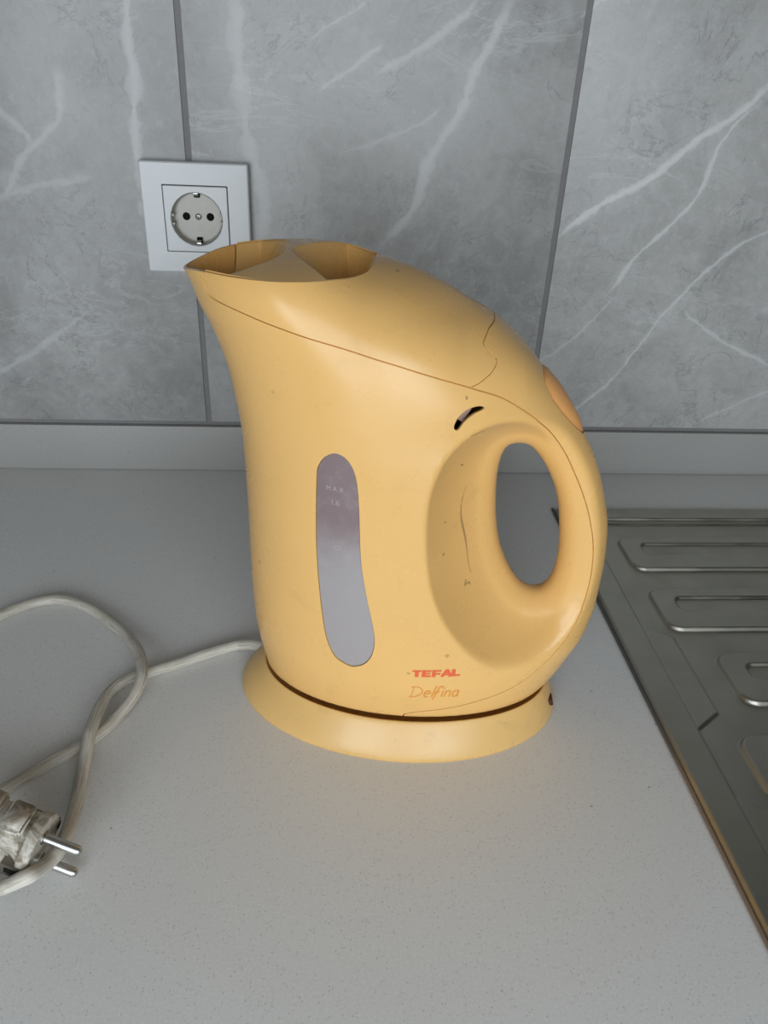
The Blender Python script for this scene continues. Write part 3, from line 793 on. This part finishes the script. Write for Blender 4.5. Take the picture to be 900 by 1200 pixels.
    gm = t.set(Base_Color=c, Roughness=.34, Specular_IOR_Level=.4, Transmission_Weight=.0)
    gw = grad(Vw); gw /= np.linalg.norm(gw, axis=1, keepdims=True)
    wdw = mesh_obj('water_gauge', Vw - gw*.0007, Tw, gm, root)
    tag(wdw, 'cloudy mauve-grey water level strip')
    mk = plain('embossed_mark', (.40, .355, .355), .4)
    gm_s = []
    def ring(cx, cz, rx, rz): return [(cx+rx*math.cos(a), cz+rz*math.sin(a)) for a in np.linspace(0, 2*math.pi, 20)]
    strokes_obj('level_mark', [(ring(-.0345, .1366, .0017, .0011), .00035)], mk, wdw, -.00055)
    strokes_obj('level_mark', [(ring(-.0298, .0944, .0015, .0011), .0003)], mk, wdw, -.00055)
    # small moulded words at the top and bottom of the strip
    def word(x, z, h, glyphs, wdt=.0003):
        out = []
        for gl, dx in glyphs:
            for st in gl: out.append(([(x+dx+px*h*.7, z+pz*h) for px, pz in st], wdt))
        return out
    GM = [[(0, 0), (0, 1), (.5, .4), (1, 1), (1, 0)]]; GA = [[(0, 0), (.5, 1), (1, 0)], [(.2, .4), (.8, .4)]]; GX = [[(0, 0), (1, 1)], [(0, 1), (1, 0)]]
    GI = [[(0, 0), (0, 1)]]; GN = [[(0, 0), (0, 1), (1, 0), (1, 1)]]; G1 = [[(.1, .75), (.5, 1), (.5, 0)]]
    G6 = [[(.9, .95), (.4, .9), (.1, .5), (.1, .15), (.5, 0), (.9, .15), (.9, .4), (.5, .55), (.12, .35)]]; GP = [[(.3, 0), (.45, .12)]]
    strokes_obj('level_mark', word(-.0402, .1690, .0026, [(GM, 0), (GA, .0032), (GX, .0064)]), mk, wdw, -.00055)
    strokes_obj('level_mark', word(-.0382, .1612, .0028, [(G1, 0), (GP, .0016), (G6, .0026)]), mk, wdw, -.00055)
    strokes_obj('level_mark', word(-.0310, .0640, .0022, [(GM, 0), (GI, .0030), (GN, .0042)]), mk, wdw, -.00055)
    # --- what shows inside the vent slot
    vp = closed_spline(VENT, 4); c0 = vp.mean(0)
    inn = near_surface(c0 + (vp-c0)*1.5, -.006)
    mesh_obj('vent_recess', np.vstack([inn, inn.mean(0)[None]]), [(i, (i+1) % len(inn), len(inn)) for i in range(len(inn))], M['dark'], root)
    q = near_surface([(.0205, .2075), (.0245, .2135), (.0272, .2120), (.0232, .2055)], -.0045)
    mesh_obj('vent_valve', q, [(0, 1, 2, 3)], plain('valve_plastic', (.36, .22, .17), .5), root, smooth=False)
    # --- lettering printed on the side
    def letter_strokes(x0, z0, slope, h, gl, sx):
        out = []; x = x0
        for strokes, adv in gl:
            for st, w in strokes: out.append(([(x+px*sx, z0 + (x+px*sx-x0)*slope + pz*h) for px, pz in st], w))
            x += adv*sx
        return out
    hb, tv = .00125, .0021
    T_ = ([([(0, .86), (1, .86)], hb), ([(.5, 0), (.5, .9)], tv)], 1.10)
    E_ = ([([(.18, 0), (.18, 1)], tv), ([(.2, .87), (1, .87)], hb), ([(.2, .5), (.92, .5)], hb*.85), ([(.2, .13), (1, .13)], hb)], 1.12)
    F_ = ([([(.18, 0), (.18, 1)], tv), ([(.2, .87), (1, .87)], hb), ([(.2, .45), (.9, .45)], hb*.95)], 1.02)
    A_ = ([([(.06, 0), (.62, 1)], .0017), ([(.60, 1), (1.05, 0)], tv), ([(.3, .30), (.9, .30)], hb*.85)], 1.16)
    L_ = ([([(.18, 0), (.18, 1)], tv), ([(.2, .13), (.95, .13)], hb)], 1.0)
    strokes_obj('brand_lettering', letter_strokes(.0083, .0558, .012, .0051, [T_, E_, F_, A_, L_], .00495), M['red'], root)
    def arc(cx, cz, rx, rz, a0, a1, n=14): return [(cx+rx*math.cos(math.radians(a)), cz+rz*math.sin(math.radians(a))) for a in np.linspace(a0, a1, n)]
    def sl(pts, k=.28): return [(x+k*z, z) for x, z in pts]
    w1, w2 = .00060, .00085
    D_ = ([(sl([(.15, 0), (.15, 1.0)]), w1*.7), (sl([(-.15, .92)] + arc(.2, .5, .95, .5, 95, -95) + [(-.1, .06)]), w1)], 1.45)
    e_ = ([(sl([(.0, .30), (.5, .36)] + arc(.28, .30, .30, .30, 10, 300)), w2)], .72)
    l_ = ([(sl([(.1, 0), (.28, 1.05)]), w2)], .36)
    f_ = ([(sl([(-.05, -.25), (.22, .75)] + arc(.45, .78, .22, .24, 170, 20, 8)), w2), (sl([(-.1, .42), (.45, .50)]), w2*.9)], .66)
    i_ = ([(sl([(.1, 0), (.1, .58)]), w2), (sl([(.1, .78), (.14, .86)]), w2)], .34)
    n_ = ([(sl([(.08, 0), (.08, .58)]), w2), (sl([(.08, .35)] + arc(.33, .36, .24, .22, 150, 0, 10) + [(.57, 0)]), w2)], .80)
    a_ = ([(sl(arc(.32, .28, .28, .29, 40, 390, 18)), w2), (sl([(.60, .58), (.60, .0), (.75, .05)]), w2)], .8)
    strokes_obj('model_lettering', letter_strokes(.0078, .0400, .010, .0083, [D_, e_, l_, f_, i_, n_, a_], .0054), M['orange'], root)
    # --- scuffs
    sc = []
    sc.append((catmull([(.0283, .1618), (.0266, .1526), (.0275, .1429), (.0312, .1285), (.0339, .1152), (.0360, .1083)], 8), [.0002, .0004, .0010, .0009, .0004, .0003]))
    sc.append(([(.0335, .1062), (.0330, .1035), (.0352, .1040), (.0362, .1022)], .0008))
    sc.append(([(.0238, .1780), (.0250, .1765)], .0008)); sc.append(([(.0182, .1480), (.0190, .1470)], .0007)); sc.append(([(.0192, .1300), (.0196, .1285)], .0009))
    sc += [([(.0222, .2195), (.0226, .2178)], .0010), ([(.0055, .0585), (.0071, .0582)], .0009), ([(.0265, .2000), (.0330, .2003)], .0005)]
    for one in sc: strokes_obj('scuff_mark', [one], M['scuff'], root, .00008)
kettle()

# ------------------------------------------------------------------ power base, cord and plug
def power_base():
    root = empty('kettle_base', (KC[0], KC[1], 0), KTH)
    tag(root, 'oval yellow kettle base with dirty white cord and two-pin plug', 'kettle base')
    N = 128
    ang = 2*math.pi*np.arange(N)/N
    rb = np.zeros(N)                                 # outline of the body just above the base
    for i, t in enumerate(ang):
        r_ = np.linspace(.03, .1, 1401); q = Qbody(r_*math.cos(t), np.full(1401, .0235)) - (r_*math.sin(t))**2
        rb[i] = r_[np.argmax(q < 0)]
    rb = np.convolve(np.r_[rb[-6:], rb, rb[:6]], np.ones(9)/9, 'same')[6:-6]
    re = 1/np.sqrt((np.cos(ang)/.1000)**2 + (np.sin(ang)/.0633)**2)
    ti, to = rb + .0013, rb + .0030
    prof = [(.0, re-.0010), (.0006, re-.0001), (.0020, re+.0001), (.0040, re-.0004), (.0120, re*.50+to*.50+.0003), (.0190, re*.06+to*.94+.0004), (.0206, to-.0002), (.0212, (to+ti)/2), (.0207, ti), (.0190, ti-.0002), (.0172, ti-.002), (.0172, ti*.4)]
    V, F = [], []
    for i, (z, r_) in enumerate(prof):
        V += [(r_[k]*math.cos(ang[k]), r_[k]*math.sin(ang[k]), z) for k in range(N)]
        if i: ring_faces((i-1)*N, i*N, F, N)
    F.append(tuple(range((len(prof)-1)*N, len(prof)*N))); F.append(tuple(range(N))[::-1])
    mesh_obj('base_shell', V, F, M['base_yellow'], root)
    # contact column under the kettle
    Vc, Fc = lathe_pts([(.0001, .0186), (.009, .0186), (.0098, .0182), (.0098, .0170)], 32)
    mesh_obj('contact_column', Vc, Fc, M['dark'], root)
    # slot at the handle end
    b = bm_obj('cord_slot', box_bm((-.0012, -.0050, -.0024), (.0012, .0050, .0024), .0009), M['dark'], root, smooth=True)
    b.location = (.0954, -.0100, .0105); b.rotation_euler = (0, math.radians(-26), 0)
    # cord (points in world space, turned into the base's frame)
    inv = (Matrix.Translation((KC[0], KC[1], 0)) @ Matrix.Rotation(KTH, 4, 'Z')).inverted()
    loc = lambda P: np.array([tuple(inv @ Vector(p)) for p in P])
    A = [(.0790, -.2755, .0085), (.0635, -.2673, .0080), (.0548, -.2644, .0060), (.0472, -.2631, .0042), (.0284, -.2708, .0037), (.0106, -.2804, .0037), (-.0058, -.2881, .0037), (-.0136, -.2919, .0037),
         (-.0221, -.3007, .0042), (-.0259, -.3156, .0065), (-.0258, -.3415, .0110), (-.0252, -.3517, .0097), (-.0249, -.3614, .0062), (-.0244, -.3724, .0040),
         (-.0227, -.3862, .0052), (-.0213, -.3982, .0077), (-.0198, -.4117, .0115), (-.0202, -.4229, .0140), (-.0219, -.4278, .0147), (-.0233, -.4322, .0168),
         (-.0245, -.4375, .0205), (-.0258, -.4413, .0230), (-.0298, -.4419, .0212), (-.0350, -.4405, .0165), (-.0429, -.4386, .0100), (-.0564, -.4380, .0042), (-.0850, -.4390, .0037),
         (-.1200, -.4360, .0037), (-.1420, -.4200, .0037), (-.1380, -.4010, .0037), (-.1080, -.3960, .0037)]
    B = [(-.0747, -.3872, .0037), (-.0647, -.3789, .0037), (-.0467, -.3611, .0037), (-.0292, -.3462, .0037), (-.0203, -.3347, .0037), (-.0162, -.3270, .0040), (-.0110, -.3177, .0058), (-.0069, -.3084, .0092),
         (-.0060, -.2968, .0111), (-.0119, -.2770, .0098), (-.0199, -.2622, .0072), (-.0309, -.2468, .0047), (-.0572, -.2220, .0037), (-.0814, -.2109, .0037), (-.1009, -.2158, .0037),
         (-.1170, -.2291, .0037), (-.1400, -.2560, .0037), (-.1600, -.2950, .0037), (-.1640, -.3350, .0037), (-.1500, -.3700, .0060), (-.1200, -.3960, .0180), (-.0950, -.4070, .0330), (-.0724, -.4122, .0318)]
    path = catmull(A + B, 8)
    t = NT('dirty_white_cord'); at = t.n('Attribute', attribute_name='flow'); P = at.outputs['Vector']; O = t.obj()
    mp = t.n('Mapping'); t.put(mp.inputs['Vector'], P); mp.inputs['Scale'].default_value = (14, 1.6, 1.6)      # grime rubbed along the cord
    c = t.mix(t.noise(30, 4, .6, O), (.56, .53, .455), (.68, .655, .59))
    c = t.mix(t.math('MULTIPLY', t.ramp(t.noise(3.2, 6, .7, mp.outputs[0], .3), .45, .68), .72), c, (.25, .19, .12))
    c = t.mix(t.math('MULTIPLY', t.ramp(t.noise(60, 4, .6, O), .55, .75), .5), c, (.30, .23, .15))
    c = t.mix(t.math('MULTIPLY', t.ramp(t.noise(420, 4, .7, O), .62, .74), .45), c, (.13, .10, .065))
    cordm = t.set(Base_Color=c, Roughness=.45)
    lp = loc(path); V, F = tube(lp, .0036, 14)
    co = tag(mesh_obj('power_cord', V, F, cordm, root), 'grubby white round cord lying in a loop')
    dist = np.r_[0, np.cumsum(np.linalg.norm(np.diff(lp, axis=0), axis=1))]
    flow = np.array([(dist[i], math.cos(2*math.pi*k/14), math.sin(2*math.pi*k/14)) for i in range(len(lp)) for k in range(14)])
    co.data.attributes.new('flow', 'FLOAT_VECTOR', 'POINT').data.foreach_set('vector', flow.ravel())
    # ---- plug
    F0 = np.array([-.0264, -.4241, .0181]); Ad = np.array([.93055, -.23918, -.27724]); Ud = np.array([.26852, -.06902, .96080]); Rd = np.cross(Ad, Ud)
    def wp(a, u, r): return tuple(F0 + a*Ad + u*Ud + r*Rd)
    t = NT('dirty_plug_plastic'); P = t.obj()
    c = t.mix(t.noise(40, 4, .6, P), (.50, .47, .40), (.62, .59, .52))
    c = t.mix(t.math('MULTIPLY', t.ramp(t.noise(85, 6, .72, P, .8), .40, .60), .85), c, (.15, .11, .065))
    plugm = t.set(Base_Color=c, Roughness=.33)
    def section(a, ru, rr, n=40, p=2.3, waist=0.):
        out = []
        for k in range(n):
            th = 2*math.pi*k/n; cu, cr = math.cos(th), math.sin(th)
            u = ru*math.copysign(abs(cu)**(2/p), cu); r = rr*math.copysign(abs(cr)**(2/p), cr)
            r *= 1 - waist*math.exp(-(u/(ru*.55))**2)           # finger grips pressed into the flanks
            out.append(loc([wp(a, u, r)])[0])
        return out
    pr = empty('power_plug', parent=root); tag(pr, 'dirty white two-pin earthed plug')
    def loft(name, secs, mat, parent, angle=35):
        n = len(secs[0]); V = [v for s_ in secs for v in s_]; F = []
        for i in range(len(secs)-1): ring_faces(i*n, (i+1)*n, F, n)
        F.append(tuple(range(n))[::-1]); F.append(tuple(range((len(secs)-1)*n, len(secs)*n)))
        bm = bmesh.new(); vv = [bm.verts.new(v) for v in V]
        for f in F: bm.faces.new([vv[i] for i in f])
        return bm_obj(name, bm, mat, parent, smooth=True, angle=angle)
    body = loft('plug_body', [section(0, .0150, .0125), section(0, .0172, .0140), section(-.0006, .0180, .0146), section(-.0050, .0182, .0147), section(-.0058, .0176, .0142),
                       section(-.0062, .0150, .0138, waist=.05), section(-.0090, .0146, .0140, waist=.25), section(-.0130, .0150, .0140, waist=.45), section(-.0180, .0154, .0138, waist=.50), section(-.0230, .0156, .0136, waist=.35),
                       section(-.0270, .0158, .0136, waist=.12), section(-.0300, .0150, .0132), section(-.0325, .0120, .0110), section(-.0345, .0085, .0080), section(-.0400, .0068, .0065), section(-.0480, .0050, .0050)], plugm, pr)
    for s in (1, -1):                                             # two pins with rounded tips
        pth = [loc([wp(a, s*.0095, 0)])[0] for a in (-.003, .0005, .010, .0165, .0178, .0186, .0190)]
        V, F = tube(pth, [.0024, .0024, .0024, .0024, .0021, .0014, .0004], 16)
        mesh_obj('pin', V, F, M['metal'], pr)
        V, F = tube([loc([wp(a, s*.0095, 0)])[0] for a in (-.001, .0005, .0007)], [.0034, .0034, .0030], 18)
        mesh_obj('pin_collar', V, F, M['darkmetal'], pr)
    for s in (1, -1):                                             # earth contacts let into the flanks
        bm = bmesh.new()
        def blk(a0, a1, u0, u1, r0, r1):
            vs_ = [bm.verts.new(loc([wp(a, u, r)])[0]) for a in (a0, a1) for u in (u0, u1) for r in (r0, r1)]
            for f in ((0, 1, 3, 2), (4, 6, 7, 5), (0, 4, 5, 1), (2, 3, 7, 6), (0, 2, 6, 4), (1, 5, 7, 3)): bm.faces.new([vs_[i] for i in f])
        blk(-.0120, .0004, -.0040, .0040, s*.0110, s*.0151)
        bm_obj('earth_contact', bm, M['darkmetal'], pr)
        bm = bmesh.new(); blk(-.0100, .0006, -.0016, .0016, s*.0120, s*.0154)
        bm_obj('earth_slot', bm, M['hole'], pr)
    for u0, u1, a0, a1, rr in ((.0138, .0192, -.0200, -.0080, .0080), (.0142, .0188, -.0300, -.0225, .0095), (-.0178, -.0142, -.0200, -.0090, .0075)):   # gripping lugs top and bottom
        bm = bmesh.new(); res = []
        vs_ = [bm.verts.new(loc([wp(a, u, r)])[0]) for a in (a0, a1) for u in (u0, u1) for r in (-rr, rr)]
        for f in ((0, 1, 3, 2), (4, 6, 7, 5), (0, 4, 5, 1), (2, 3, 7, 6), (0, 2, 6, 4), (1, 5, 7, 3)): bm.faces.new([vs_[i] for i in f])
        bmesh.ops.bevel(bm, geom=bm.edges[:], offset=.0016, segments=3, affect='EDGES')
        bm_obj('grip_lug', bm, plugm, pr, smooth=True)
power_base()
